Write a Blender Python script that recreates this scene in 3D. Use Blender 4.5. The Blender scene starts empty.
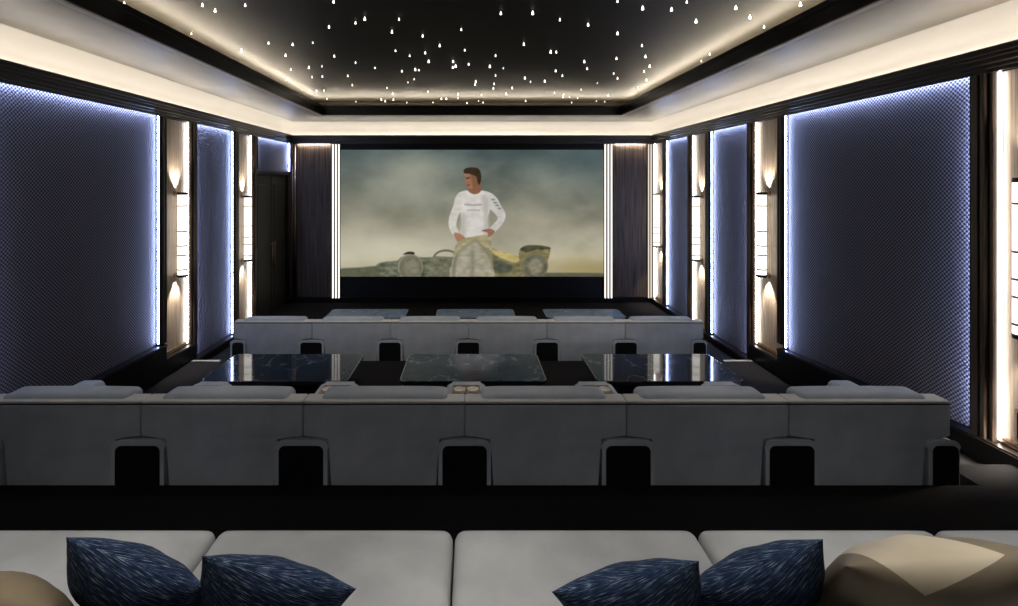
import bpy, bmesh, math, random
import numpy as np
from mathutils import Vector, Matrix, Euler
random.seed(7)
PI = math.pi
scene = bpy.context.scene
COL = scene.collection

# ------------------------------------------------------------------ dimensions
EYE = 2.65                  # camera height above the lowest floor
RW = 4.03                   # half width of the room at the panel faces
YF = 11.05                  # screen wall
YR = -1.6                   # rear wall
F1, F2, F3, F4 = 0.0, 0.15, 0.48, 0.60
CORN0, CORN1 = 3.49, 3.67   # cornice
SOFFIT, TRAY = 3.96, 4.30
XT, YT, YT0 = 2.93, 9.77, -0.6     # tray opening

# ------------------------------------------------------------------ materials
MATS = {}
def srgb(r, g, b):
    f = lambda c: (c/255/12.92) if c/255 <= .04045 else ((c/255+.055)/1.055)**2.4
    return (f(r), f(g), f(b), 1)

def new_mat(name):
    m = bpy.data.materials.new(name); m.use_nodes = True
    nt = m.node_tree
    return m, nt, nt.nodes['Principled BSDF']

def node(nt, typ, **kw):
    n = nt.nodes.new(typ)
    for k, v in kw.items():
        if k in n.inputs: n.inputs[k].default_value = v
        else: setattr(n, k, v)
    return n

def plain(name, col, rough=.5, metal=0, spec=.5, coat=0):
    m, nt, b = new_mat(name)
    b.inputs['Base Color'].default_value = (*col[:3], 1)
    b.inputs['Roughness'].default_value = rough
    b.inputs['Metallic'].default_value = metal
    b.inputs['Specular IOR Level'].default_value = spec
    b.inputs['Coat Weight'].default_value = coat
    MATS[name] = m
    return m

def emit(name, col, strength):
    m = bpy.data.materials.new(name); m.use_nodes = True
    nt = m.node_tree; nt.nodes.clear()
    e = node(nt, 'ShaderNodeEmission'); e.inputs[0].default_value = (*col[:3], 1); e.inputs[1].default_value = strength
    o = node(nt, 'ShaderNodeOutputMaterial'); nt.links.new(e.outputs[0], o.inputs[0])
    MATS[name] = m
    return m

def ramp(nt, stops):
    r = nt.nodes.new('ShaderNodeValToRGB')
    el = r.color_ramp.elements
    while len(el) < len(stops): el.new(.5)
    for e, (p, c) in zip(el, stops):
        e.position = p; e.color = (*c[:3], 1)
    return r

def noise_mat(name, c0, c1, scale=(1, 1, 1), nscale=8, detail=4, rough=.6, bump=0, bscale=None, spec=.5, lo=.3, hi=.7, coat=0, metal=0, sheen=0, bdist=.01):
    """two-tone noise over object coordinates, optionally stretched, with a fine bump"""
    m, nt, b = new_mat(name)
    tc = node(nt, 'ShaderNodeTexCoord'); mp = node(nt, 'ShaderNodeMapping'); mp.inputs['Scale'].default_value = scale
    nt.links.new(tc.outputs['Object'], mp.inputs[0])
    n = node(nt, 'ShaderNodeTexNoise', Scale=nscale, Detail=detail); nt.links.new(mp.outputs[0], n.inputs['Vector'])
    r = ramp(nt, [(lo, c0), (hi, c1)]); nt.links.new(n.outputs[0], r.inputs[0])
    nt.links.new(r.outputs[0], b.inputs['Base Color'])
    b.inputs['Roughness'].default_value = rough; b.inputs['Specular IOR Level'].default_value = spec
    b.inputs['Coat Weight'].default_value = coat; b.inputs['Coat Roughness'].default_value = .05; b.inputs['Metallic'].default_value = metal
    b.inputs['Sheen Weight'].default_value = sheen
    if bump:
        n2 = node(nt, 'ShaderNodeTexNoise', Scale=bscale or nscale*6, Detail=3); nt.links.new(tc.outputs['Object'], n2.inputs['Vector'])
        bp = node(nt, 'ShaderNodeBump', Strength=bump, Distance=bdist); nt.links.new(n2.outputs[0], bp.inputs['Height'])
        nt.links.new(bp.outputs[0], b.inputs['Normal'])
    MATS[name] = m
    return m

def weave_mat(name):
    """woven acoustic cloth: dots on a diamond lattice, on walls that run along y"""
    m, nt, b = new_mat(name)
    tc = node(nt, 'ShaderNodeTexCoord'); sp = node(nt, 'ShaderNodeSeparateXYZ'); nt.links.new(tc.outputs['Object'], sp.inputs[0])
    K = 2*PI/.038
    def cosn(out):
        a = node(nt, 'ShaderNodeMath', operation='MULTIPLY'); a.inputs[1].default_value = K; nt.links.new(out, a.inputs[0])
        c = node(nt, 'ShaderNodeMath', operation='COSINE'); nt.links.new(a.outputs[0], c.inputs[0]); return c.outputs[0]
    add = node(nt, 'ShaderNodeMath', operation='MULTIPLY'); nt.links.new(cosn(sp.outputs[1]), add.inputs[0]); nt.links.new(cosn(sp.outputs[2]), add.inputs[1])
    half = node(nt, 'ShaderNodeMath', operation='MULTIPLY_ADD'); half.inputs[1].default_value = .5; half.inputs[2].default_value = .5; nt.links.new(add.outputs[0], half.inputs[0])
    r = ramp(nt, [(.34, (.022, .019, .022)), (.70, (.185, .160, .172))]); nt.links.new(half.outputs[0], r.inputs[0])
    nt.links.new(r.outputs[0], b.inputs['Base Color'])
    bp = node(nt, 'ShaderNodeBump', Strength=.5, Distance=.008); nt.links.new(half.outputs[0], bp.inputs['Height']); nt.links.new(bp.outputs[0], b.inputs['Normal'])
    b.inputs['Roughness'].default_value = .85; b.inputs['Specular IOR Level'].default_value = .2
    MATS[name] = m

def fabric_mat(name, c0, c1, nscale=5, rough=.9, grain=260):
    m = noise_mat(name, c0, c1, nscale=nscale, detail=3, rough=rough, bump=.35, bscale=grain, spec=.2, lo=.3, hi=.7, bdist=.004)
    return m

def denim_mat(name, turn):
    """blue slubbed cloth, pale threads running one way"""
    m, nt, b = new_mat(name)
    tc = node(nt, 'ShaderNodeTexCoord')
    mp = node(nt, 'ShaderNodeMapping'); mp.inputs['Scale'].default_value = (12, 150, 1)
    rot = node(nt, 'ShaderNodeVectorRotate', rotation_type='Z_AXIS'); rot.inputs['Angle'].default_value = turn
    nt.links.new(tc.outputs['UV'], rot.inputs['Vector']); nt.links.new(rot.outputs[0], mp.inputs[0])
    n = node(nt, 'ShaderNodeTexNoise', Scale=1.6, Detail=4); nt.links.new(mp.outputs[0], n.inputs['Vector'])
    r = ramp(nt, [(.36, srgb(24, 36, 60)), (.50, srgb(40, 57, 86)), (.58, srgb(62, 83, 114)), (.66, srgb(158, 172, 188))]); nt.links.new(n.outputs[0], r.inputs[0])
    n2 = node(nt, 'ShaderNodeTexNoise', Scale=60, Detail=3); nt.links.new(tc.outputs['UV'], n2.inputs['Vector'])
    r2 = ramp(nt, [(.35, (.45, .45, .45)), (.65, (1.15, 1.15, 1.15))]); nt.links.new(n2.outputs[0], r2.inputs[0])
    mx = node(nt, 'ShaderNodeMix', data_type='RGBA', blend_type='MULTIPLY'); mx.inputs[0].default_value = .8
    nt.links.new(r.outputs[0], mx.inputs[6]); nt.links.new(r2.outputs[0], mx.inputs[7]); nt.links.new(mx.outputs[2], b.inputs['Base Color'])
    bp = node(nt, 'ShaderNodeBump', Strength=.3, Distance=.004); nt.links.new(n.outputs[0], bp.inputs['Height']); nt.links.new(bp.outputs[0], b.inputs['Normal'])
    b.inputs['Roughness'].default_value = .9; b.inputs['Specular IOR Level'].default_value = .2
    MATS[name] = m

def marble_mat(name, vein=.5, rough=.06, k=1.0, spec=.36):
    m, nt, b = new_mat(name)
    tc = node(nt, 'ShaderNodeTexCoord')
    n0 = node(nt, 'ShaderNodeTexNoise', Scale=2.2, Detail=6); nt.links.new(tc.outputs['Object'], n0.inputs['Vector'])
    va = node(nt, 'ShaderNodeVectorMath', operation='MULTIPLY_ADD'); va.inputs[1].default_value = (1.1, 1.1, 1.1)
    nt.links.new(n0.outputs['Color'], va.inputs[0]); nt.links.new(tc.outputs['Object'], va.inputs[2])
    n1 = node(nt, 'ShaderNodeTexNoise', Scale=1.5, Detail=7); nt.links.new(va.outputs[0], n1.inputs['Vector'])
    s = node(nt, 'ShaderNodeMath', operation='SUBTRACT'); s.inputs[1].default_value = .5; nt.links.new(n1.outputs[0], s.inputs[0])
    ab = node(nt, 'ShaderNodeMath', operation='ABSOLUTE'); nt.links.new(s.outputs[0], ab.inputs[0])
    r = ramp(nt, [(0, (.22*vein, .27*vein, .33*vein)), (.012, (.05*vein, .07*vein, .10*vein)), (.07, (.018*k, .030*k, .048*k)), (.2, (.008*k, .014*k, .024*k))]); nt.links.new(ab.outputs[0], r.inputs[0])
    nt.links.new(r.outputs[0], b.inputs['Base Color'])
    b.inputs['Roughness'].default_value = rough; b.inputs['Specular IOR Level'].default_value = spec
    MATS[name] = m

noise_mat('carpet', (.0075, .007, .0072), (.014, .013, .0135), nscale=40, rough=.95, bump=.6, bscale=300, spec=.1)
noise_mat('carpet_shaded', (.003, .0027, .0027), (.006, .0055, .0055), nscale=40, rough=.95, bump=.6, bscale=300, spec=.05)  # same carpet darkened, the top platform's shade put into its colour
noise_mat('ebony', (.006, .0045, .0035), (.016, .011, .008), scale=(8, 8, .6), nscale=6, rough=.32, spec=.5)
noise_mat('ebony_run', (.003, .0022, .0018), (.007, .005, .004), scale=(4, .6, 8), nscale=6, rough=.3, spec=.3)
noise_mat('moulding_wood', (.022, .014, .010), (.060, .041, .030), scale=(10, 10, .6), nscale=6, rough=.3, spec=.5)
noise_mat('zebrano', (.20, .15, .112), (.44, .35, .275), scale=(30, 30, 1.0), nscale=1.6, detail=5, rough=.38, spec=.45)
noise_mat('dark_zebrano', (.022, .016, .012), (.125, .092, .070), scale=(26, 26, .7), nscale=1.6, detail=5, rough=.4, spec=.15)
noise_mat('gold_plaster', (.024, .017, .009), (.098, .077, .042), scale=(1, .7, 1), nscale=1.3, detail=3, rough=.45, spec=.4, lo=.35, hi=.68)
noise_mat('star_plaster', (.007, .0063, .0048), (.011, .0098, .0075), nscale=1.2, detail=2, rough=.6, spec=.05)
plain('cove_white', (.33, .31, .275), .7)
plain('pale_paint', (.42, .37, .29), .6)
plain('bronze', (.42, .30, .22), .28, 1)
plain('dark_bronze', (.30, .205, .145), .35, 1)
plain('steel', (.55, .55, .56), .25, 1)
plain('nosing_metal', (.50, .47, .42), .4, .6)
plain('black', (.004, .004, .004), .5, 0, .3)
plain('black_satin', (.008, .008, .008), .3, 0, .4)
plain('piping_dark', (.02, .02, .022), .8)
plain('door_wood', (.016, .015, .011), .45)
weave_mat('weave')
fabric_mat('sofa_cloth', (.37, .375, .37), (.46, .465, .455))
fabric_mat('seat_cloth', (.33, .355, .39), (.42, .445, .48))
fabric_mat('cream_cloth', (.50, .48, .45), (.58, .56, .53))
denim_mat('denim', math.radians(22)); denim_mat('denim_turned', math.radians(-22))
marble_mat('marble', .45)
marble_mat('marble_veined', .8, .10, 1.6, .15)
marble_mat('marble_blue', 1.2, .3, 7, .04)
plain('cup_cream', (.62, .55, .46), .35)
emit('tube_glow', (1, .94, .84), 2.2)
emit('strip_warm', (1, .92, .82), 19)
emit('cove_led', (1, .91, .80), 27)
emit('tray_led', (1, .86, .66), 210)
emit('strip_cool', (.42, .56, 1.0), 52)
emit('rod_glow', (1, .93, .84), 1.6)
emit('rod_dim', (1, .88, .75), .9)
emit('wash_led', (1, .90, .78), 220)
emit('star_glow', (1, .95, .86), 4)

# ------------------------------------------------------------------ mesh helpers
def finish(name, bm, mats, parent=None, smooth=False, loc=None, ang=None):
    bmesh.ops.recalc_face_normals(bm, faces=bm.faces)
    me = bpy.data.meshes.new(name); bm.to_mesh(me); bm.free()
    for mt in (mats if isinstance(mats, (list, tuple)) else [mats]): me.materials.append(MATS[mt])
    o = bpy.data.objects.new(name, me); COL.objects.link(o)
    if parent: o.parent = parent
    if loc: o.location = loc
    if smooth:
        for p in me.polygons: p.use_smooth = True
        if ang:
            try: me.set_sharp_from_angle(angle=math.radians(ang))
            except Exception: pass
    return o

def add_box(bm, x0, x1, y0, y1, z0, z1, mi=0, bevel=0, seg=2):
    vs = [bm.verts.new((x, y, z)) for x in (x0, x1) for y in (y0, y1) for z in (z0, z1)]
    idx = [(0, 1, 3, 2), (4, 6, 7, 5), (0, 4, 5, 1), (2, 3, 7, 6), (0, 2, 6, 4), (1, 5, 7, 3)]
    fs = [bm.faces.new([vs[i] for i in f]) for f in idx]
    for f in fs: f.material_index = mi
    if bevel:
        es = list({e for f in fs for e in f.edges})
        r = bmesh.ops.bevel(bm, geom=es, offset=bevel, segments=seg, profile=.5, affect='EDGES')
        for f in r['faces']: f.material_index = mi
    return fs

def add_prism(bm, poly, axis, a0, a1, mi=0):
    """extrude a 2-D polygon along an axis: 'x' poly=(y,z), 'y' poly=(x,z), 'z' poly=(x,y)"""
    def P(p, a):
        return {'x': (a, p[0], p[1]), 'y': (p[0], a, p[1]), 'z': (p[0], p[1], a)}[axis]
    A = [bm.verts.new(P(p, a0)) for p in poly]; B = [bm.verts.new(P(p, a1)) for p in poly]
    n = len(poly); fs = [bm.faces.new(A), bm.faces.new(B[::-1])]
    for i in range(n):
        fs.append(bm.faces.new((A[i], A[(i+1) % n], B[(i+1) % n], B[i])))
    for f in fs: f.material_index = mi
    return fs

def add_tube(bm, pts, r, n=10, mi=0, cap=True):
    pts = [Vector(p) for p in pts]; rings = []
    for i, p in enumerate(pts):
        t = (pts[min(i+1, len(pts)-1)] - pts[max(i-1, 0)]).normalized()
        u = t.cross(Vector((0, 0, 1)))
        if u.length < 1e-3: u = t.cross(Vector((1, 0, 0)))
        u.normalize(); v = t.cross(u)
        rings.append([bm.verts.new(p + r*(math.cos(a)*u + math.sin(a)*v)) for a in [2*PI*k/n for k in range(n)]])
    for A, B in zip(rings, rings[1:]):
        for k in range(n):
            f = bm.faces.new((A[k], A[(k+1) % n], B[(k+1) % n], B[k])); f.material_index = mi
    if cap:
        for R in (rings[0][::-1], rings[-1]):
            f = bm.faces.new(R); f.material_index = mi

def add_lathe(bm, prof, c=(0, 0, 0), n=24, mi=0):
    rings = []
    for r, z in prof:
        if r < 1e-5: rings.append([bm.verts.new((c[0], c[1], c[2]+z))])
        else: rings.append([bm.verts.new((c[0]+r*math.cos(2*PI*k/n), c[1]+r*math.sin(2*PI*k/n), c[2]+z)) for k in range(n)])
    for A, B in zip(rings, rings[1:]):
        for k in range(n):
            a, a2 = A[k % len(A)], A[(k+1) % len(A)]; b, b2 = B[k % len(B)], B[(k+1) % len(B)]
            vs = []
            for v in (a, a2, b2, b):
                if v not in vs: vs.append(v)
            if len(vs) > 2:
                f = bm.faces.new(vs); f.material_index = mi

def rounded_poly(pts, r, seg=5):
    """round every corner of a 2-D polygon; r may be a list"""
    out = []; n = len(pts)
    for i in range(n):
        ri = r[i] if isinstance(r, (list, tuple)) else r
        p = Vector(pts[i]); a = Vector(pts[i-1]); b = Vector(pts[(i+1) % n])
        if ri <= 0: out.append(tuple(p)); continue
        da = (a-p).normalized(); db = (b-p).normalized()
        th = da.angle(db); t = ri/math.tan(th/2); t = min(t, (a-p).length*.49, (b-p).length*.49)
        rr = t*math.tan(th/2); c = p + (da+db).normalized()*(rr/math.sin(th/2))
        s = p+da*t-c; e = p+db*t-c
        a0 = math.atan2(s.y, s.x); a1 = math.atan2(e.y, e.x); d = a1-a0
        while d > PI: d -= 2*PI
        while d < -PI: d += 2*PI
        for k in range(seg+1): out.append((c.x+rr*math.cos(a0+d*k/seg), c.y+rr*math.sin(a0+d*k/seg)))
    return out

def add_cushion(bm, x0, x1, y0, y1, z0, z1, r, puff=0.0, nx=18, ny=12, nz=6, top_only=True):
    """soft box: rounded edges, faces bulged by puff"""
    cx, cy, cz = (x0+x1)/2, (y0+y1)/2, (z0+z1)/2; hx, hy, hz = (x1-x0)/2, (y1-y0)/2, (z1-z0)/2
    tmp = bmesh.new(); vd = {}
    def V(i, j, k):
        key = (i, j, k)
        if key in vd: return vd[key]
        def par(i, n):            # cluster rows near the edges
            t = 2*i/n-1
            return math.copysign(1-(1-abs(t))**1.8, t)
        u, v, w = par(i, nx), par(j, ny), par(k, nz)
        p = Vector((u*hx, v*hy, w*hz))
        q = Vector((max(-hx+r, min(hx-r, p.x)), max(-hy+r, min(hy-r, p.y)), max(-hz+r, min(hz-r, p.z))))
        d = p-q
        if d.length > 1e-9: p = q + d.normalized()*min(r, d.length if max(abs(d.x), abs(d.y), abs(d.z)) < r-1e-6 else r)
        b = puff
        if abs(w) > .99: p.z += math.copysign(b*(1-u**4)*(1-v**4), w)
        elif w > 0: p.z += b*.0
        if abs(v) > .99: p.y += math.copysign(b*.6*(1-u**4)*(1-w**2), v)
        vd[key] = bm.verts.new((p.x+cx, p.y+cy, p.z+cz)); return vd[key]
    def quad(*ks):
        try: bm.faces.new([V(*k) for k in ks])
        except ValueError: pass
    for i in range(nx):
        for j in range(ny):
            for k in (0, nz): quad((i, j, k), (i+1, j, k), (i+1, j+1, k), (i, j+1, k))
    for i in range(nx):
        for k in range(nz):
            for j in (0, ny): quad((i, j, k), (i+1, j, k), (i+1, j, k+1), (i, j, k+1))
    for j in range(ny):
        for k in range(nz):
            for i in (0, nx): quad((i, j, k), (i, j+1, k), (i, j+1, k+1), (i, j, k+1))
    tmp.free()

def tag(o, label=None, cat=None, group=None, kind=None):
    if label: o['label'] = label
    if cat: o['category'] = cat
    if group: o['group'] = group
    if kind: o['kind'] = kind
    return o

def thing(name, label, cat, loc=(0, 0, 0), rotz=0, group=None):
    o = bpy.data.objects.new(name, None); COL.objects.link(o)
    o.empty_display_size = .1; o.location = loc; o.rotation_euler = (0, 0, rotz)
    return tag(o, label, cat, group)

def struct(name, bm, mats, label=None, parent=None, smooth=False):
    o = finish(name, bm, mats, parent, smooth)
    if not parent: tag(o, label, kind='structure')
    elif label: o['label'] = label
    return o

def dup(root, loc, label, group=None, rotz=None):
    r = root.copy(); COL.objects.link(r); r.location = loc
    if rotz is not None: r.rotation_euler = (0, 0, rotz)
    r['label'] = label
    if group: r['group'] = group
    for ch in list(root.children):
        c = ch.copy(); COL.objects.link(c); c.parent = r
        for g in list(ch.children):
            d = g.copy(); COL.objects.link(d); d.parent = c
    return r

ORD = ['first', 'second', 'third', 'fourth', 'fifth', 'sixth', 'seventh']

# ------------------------------------------------------------------ room shell
WX = RW + .06
bm = bmesh.new(); add_box(bm, -WX-.1, WX+.1, 6.9, YF+.1, -.2, F1); struct('floor', bm, 'carpet', 'dark carpet of the lowest level in front of the screen')
bm = bmesh.new(); add_box(bm, -WX-.1, WX+.1, 4.70, 7.0, -.2, F2, bevel=.012); struct('floor', bm, 'carpet', 'dark carpeted step under the three near tables')
bm = bmesh.new(); add_box(bm, -WX-.1, WX+.1, 3.3, 4.75, -.2, F3, bevel=.012); struct('floor', bm, 'carpet', 'dark carpeted platform under the middle row of seats')
bm = bmesh.new()
add_prism(bm, [(-WX-.1, YR-.1), (WX+.1, YR-.1), (WX+.1, 3.63), (3.43, 3.63), (3.43, 3.38), (-3.55, 3.38), (-3.55, 3.63), (-WX-.1, 3.63)], 'z', -.2, F4)
struct('floor', bm, 'carpet_shaded', 'shade-darkened carpeted top platform under the sofa with scatter pillows')

bm = bmesh.new(); add_box(bm, -WX-.15, -WX, YR-.1, YF+.1, -.2, 4.4); struct('wall_left', bm, 'ebony')
bm = bmesh.new(); add_box(bm, WX, WX+.15, YR-.1, YF+.1, -.2, 4.4); struct('wall_right', bm, 'ebony')
bm = bmesh.new(); add_box(bm, -WX-.15, WX+.15, YF, YF+.15, -.2, 4.4); wf = struct('wall_front', bm, 'black')
bm = bmesh.new(); add_box(bm, -WX-.15, WX+.15, YR-.15, YR, -.2, 4.4); struct('wall_rear', bm, 'ebony')

# soffit ring (with pocket behind the tray edge) and star ceiling
PK = .60
def ring(bm, xi, y0i, y1i, xo, y0o, y1o, z0, z1, mi=0):
    add_box(bm, -xo, -xi, y0o, y1o, z0, z1, mi); add_box(bm, xi, xo, y0o, y1o, z0, z1, mi)
    add_box(bm, -xi, xi, y1i, y1o, z0, z1, mi); add_box(bm, -xi, xi, y0o, y0i, z0, z1, mi)
RC = .20
bm = bmesh.new(); ring(bm, XT+.05, YT0-.05, YT+.05, WX+.1, YR-.1, YF+.1, SOFFIT, SOFFIT+.05)
struct('ceiling', bm, 'gold_plaster', 'gold plaster ceiling border washed by the cove light')
bm = bmesh.new(); loops = []           # hollow curve from the wall up into the flat border
for k in range(-1, 13):
    a = PI/2*max(k, 0)/12; o_ = .001+RC*(1-math.cos(a)); z = SOFFIT-.0005-RC+RC*math.sin(a) if k >= 0 else CORN0+.10
    x = WX-o_; loops.append([bm.verts.new(v) for v in ((-x, YR+o_, z), (-x, YF-o_, z), (x, YF-o_, z), (x, YR+o_, z))])
for A, B in zip(loops, loops[1:]):
    for k in range(4): bm.faces.new((A[k], A[(k+1) % 4], B[(k+1) % 4], B[k])).smooth = True
struct('trim_1', bm, 'cove_white', 'pale curved cove above the cornice')
bm = bmesh.new(); ring(bm, XT+PK, YT0-PK, YT+PK, WX+.1, YR-.1, YF+.1, SOFFIT+.05, TRAY+.02)
add_box(bm, -WX-.1, WX+.1, YR-.1, YF+.1, TRAY, TRAY+.1)
struct('ceiling', bm, 'star_plaster', 'dark raised tray ceiling studded with star lights')
# tray edge beam, dark, with a pale underside lip
bm = bmesh.new(); ring(bm, XT, YT0, YT, XT+.05, YT0-.05, YT+.05, SOFFIT, SOFFIT+.185)
def bar(bm, x0, x1, y0, y1, z0, z1): add_box(bm, x0, x1, y0, y1, z0, z1)
ring(bm, XT-.018, YT0+.018, YT-.018, XT, YT0, YT, SOFFIT+.13, SOFFIT+.185)
ring(bm, XT-.010, YT0+.010, YT-.010, XT, YT0, YT, SOFFIT+.0, SOFFIT+.03)
beam = struct('trim_2', bm, 'ebony_run', 'black glossy frame around the starry tray ceiling')
bm = bmesh.new(); ring(bm, XT-.01, YT0+.01, YT-.01, XT+.055, YT0-.055, YT+.055, SOFFIT-.012, SOFFIT-.0005)
struct('trim_3', bm, 'pale_paint', 'thin pale lip under the black ceiling frame')
bm = bmesh.new()
q = XT+.14
for s in (-1, 1):
    xs = sorted((s*q, s*(q+.03))); add_box(bm, xs[0], xs[1], YT0-.12, YT+.12, SOFFIT+.168, SOFFIT+.182)
add_box(bm, -q, q, YT+.12, YT+.15, SOFFIT+.168, SOFFIT+.182)
add_box(bm, -q, q, YT0-.15, YT0-.12, SOFFIT+.168, SOFFIT+.182)
o = finish('light_strip', bm, 'tray_led', beam)

# cornice: stepped moulding carried round the room
prof = [(0, CORN0+.035), (.098, CORN0+.035), (.098, CORN0-.002), (.108, CORN0-.002), (.108, CORN0+.028), (.120, CORN0+.034), (.120, CORN0+.060), (.140, CORN0+.068), (.140, CORN0+.10),
        (.158, CORN0+.106), (.158, CORN0+.13), (.172, CORN0+.136), (.172, CORN1), (.15, CORN1), (.15, CORN0+.15), (0, CORN0+.15)]
bm = bmesh.new(); loops = []
for o_, z in prof:
    x = WX-.02-o_*1.0; loops.append([bm.verts.new(v) for v in ((-x, YR+o_, z), (-x, YF-o_, z), (x, YF-o_, z), (x, YR+o_, z))])
for i in range(len(prof)):
    A, B = loops[i], loops[(i+1) % len(prof)]
    for k in range(4): bm.faces.new((A[k], A[(k+1) % 4], B[(k+1) % 4], B[k]))
cornice = struct('trim_4', bm, 'ebony', 'black stepped cornice that hides the cove light')
bm = bmesh.new(); z0 = CORN0+.152
for s in (-1, 1):
    xs = sorted((s*(WX-.06), s*(WX-.10))); add_box(bm, xs[0], xs[1], YR+.1, YF-.1, z0, z0+.015)
add_box(bm, -WX+.1, WX-.1, YF-.10, YF-.06, z0, z0+.015)
add_box(bm, -WX+.1, WX-.1, YR+.06, YR+.10, z0, z0+.015)
finish('light_strip', bm, 'cove_led', cornice)

# ------------------------------------------------------------------ side walls
tn = [5]
def sx(s, a, b): return sorted((s*a, s*b))
def base_top(s, y):
    if y > 7.1: return .115
    if y > 6.44: return .37
    if y > 3.9: return .57
    return .68

def moulding(s, y0, y1, z0, z1=CORN0, out=.085):
    """fluted dark moulding with bronze fillets"""
    bm = bmesh.new(); w = y1-y0
    def b(f0, f1, d, mi):
        xs = sx(s, WX-.001, RW-d); add_box(bm, xs[0], xs[1], y0+f0*w, y0+f1*w, z0, z1, mi, bevel=.004, seg=1)
    b(0, .14, out*.75, 0); b(.14, .24, out*.55, 1); b(.24, .46, out, 0); b(.46, .56, out*.6, 1); b(.56, .80, out, 0); b(.80, .88, out*.7, 1); b(.88, 1, out*.75, 0)
    o = struct('trim_%d' % tn[0], bm, ['moulding_wood', 'dark_bronze'], 'dark fluted vertical moulding'); tn[0] += 1
    return o

def pilaster(s, y0, y1, z0, name):
    bm = bmesh.new(); xs = sx(s, WX-.001, RW+.01); add_box(bm, xs[0], xs[1], y0, y1, z0, CORN0)
    p = struct('trim_%d' % tn[0], bm, 'zebrano', name); tn[0] += 1
    bm = bmesh.new(); xs = sx(s, RW-.004, RW-.022); add_box(bm, xs[0], xs[1], y1-.010, y1-.002, z0+.01, CORN0-.002)
    struct('light_strip', bm, 'strip_warm', parent=p)
    bm = bmesh.new()
    xs = sx(s, RW+.009, RW-.03); add_box(bm, xs[0], xs[1], y0, y1-.02, z0, z0+.012)
    xs = sx(s, RW+.009, RW-.015); add_box(bm, xs[0], xs[1], y0, y1-.02, z0+.02, z0+.03)
    struct('base_fillet', bm, 'bronze', parent=p)
    return p

def panel(s, y0, y1, zb0, zb1, z1, label, strips=('near', 'far', 'top')):
    """backlit woven panel; zb0/zb1 are the bottom heights at its near and far end"""
    t = thing('wall_panel', label, 'wall panel', (s*RW, (y0+y1)/2, min(zb0, zb1)), 0, 'backlit woven wall panels')
    ox, oy, oz = t.location
    bm = bmesh.new()
    poly = [(y0-oy, zb0-oz), (y1-oy, zb1-oz), (y1-oy, z1-oz+.03), (y0-oy, z1-oz+.03)]
    add_prism(bm, poly, 'x', 0, s*.055)
    finish('fabric', bm, 'weave', t)
    for w in strips:          # slim three-sided profile whose sloping face, turned to the cloth, is lit
        bm = bmesh.new(); xa, xc = (-s*.024, -s*.050) if w == 'top' else (-s*.022, -s*.052); e = .022 if w == 'top' else .018
        if w == 'near': fs = add_prism(bm, [(xa, y0-oy+.001), (xc, y0-oy+.001), (xc, y0-oy+e)], 'z', zb0-oz+.02, z1-oz-.002)
        if w == 'far': fs = add_prism(bm, [(xa, y1-oy-.001), (xc, y1-oy-.001), (xc, y1-oy-e)], 'z', zb1-oz+.02, z1-oz-.002)
        if w == 'top': fs = add_prism(bm, [(xa, z1-oz+.026), (xc, z1-oz+.026), (xc, z1-oz+.026-e)], 'y', y0-oy+.005, y1-oy-.005)
        fs[4].material_index = 1
        finish('light_strip', bm, ['black', 'strip_cool'], t)
    return t

def sconce(s, y, label, zb):
    t = thing('wall_sconce', label, 'wall lamp', (s*(RW+.01), y, zb), 0, 'tube sconces on the side walls')
    cx = -s*.105; H = 1.15; R = .062
    bm = bmesh.new(); add_lathe(bm, [(0, .028), (R, .028), (R, H-.03), (0, H-.03)], (cx, 0, 0), 24); finish('tube_shade', bm, 'tube_glow', t, True, ang=40)
    for nm, z0, z1 in (('top_cap', H-.034, H), ('bottom_cap', 0, .034)):
        bm = bmesh.new(); add_lathe(bm, [(0, z0), (R+.004, z0), (R+.006, z0+.006), (R+.006, z1-.006), (R+.004, z1), (0, z1)], (cx, 0, 0), 24)
        finish(nm, bm, 'black_satin', t, True, ang=40)
    for f in (.09, .26, .37, .54, .84):
        bm = bmesh.new(); z = f*H; add_lathe(bm, [(R-.002, z-.008), (R+.004, z-.008), (R+.004, z+.008), (R-.002, z+.008)], (cx, 0, 0), 24)
        finish('band', bm, 'dark_bronze', t, True, ang=40)
    for z in (H-.02, .02):
        bm = bmesh.new()
        add_tube(bm, [(0, 0, z), (cx*.5, 0, z), (cx+s*R*.8, 0, z)], .010, 10)
        add_tube(bm, [(-s*.002, 0, z), (-s*.014, 0, z)], .035, 16)
        finish('bracket', bm, 'bronze', t, True, ang=40)
    # lamps in the two open ends throw the scallops on the wood
    for up in (1, -1):
        L = bpy.data.lights.new('sconce_lamp', 'SPOT'); L.energy = 70; L.color = (1, .90, .77); L.spot_size = math.radians(76); L.spot_blend = .7; L.shadow_soft_size = .02
        lo = bpy.data.objects.new('sconce_lamp', L); COL.objects.link(lo); lo.parent = t
        lo.location = (cx*.5, 0, H+.02 if up > 0 else -.02)
        d = Vector((s*.06, 0, up)); lo.rotation_euler = d.to_track_quat('-Z', 'Y').to_euler()
    return t

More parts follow.
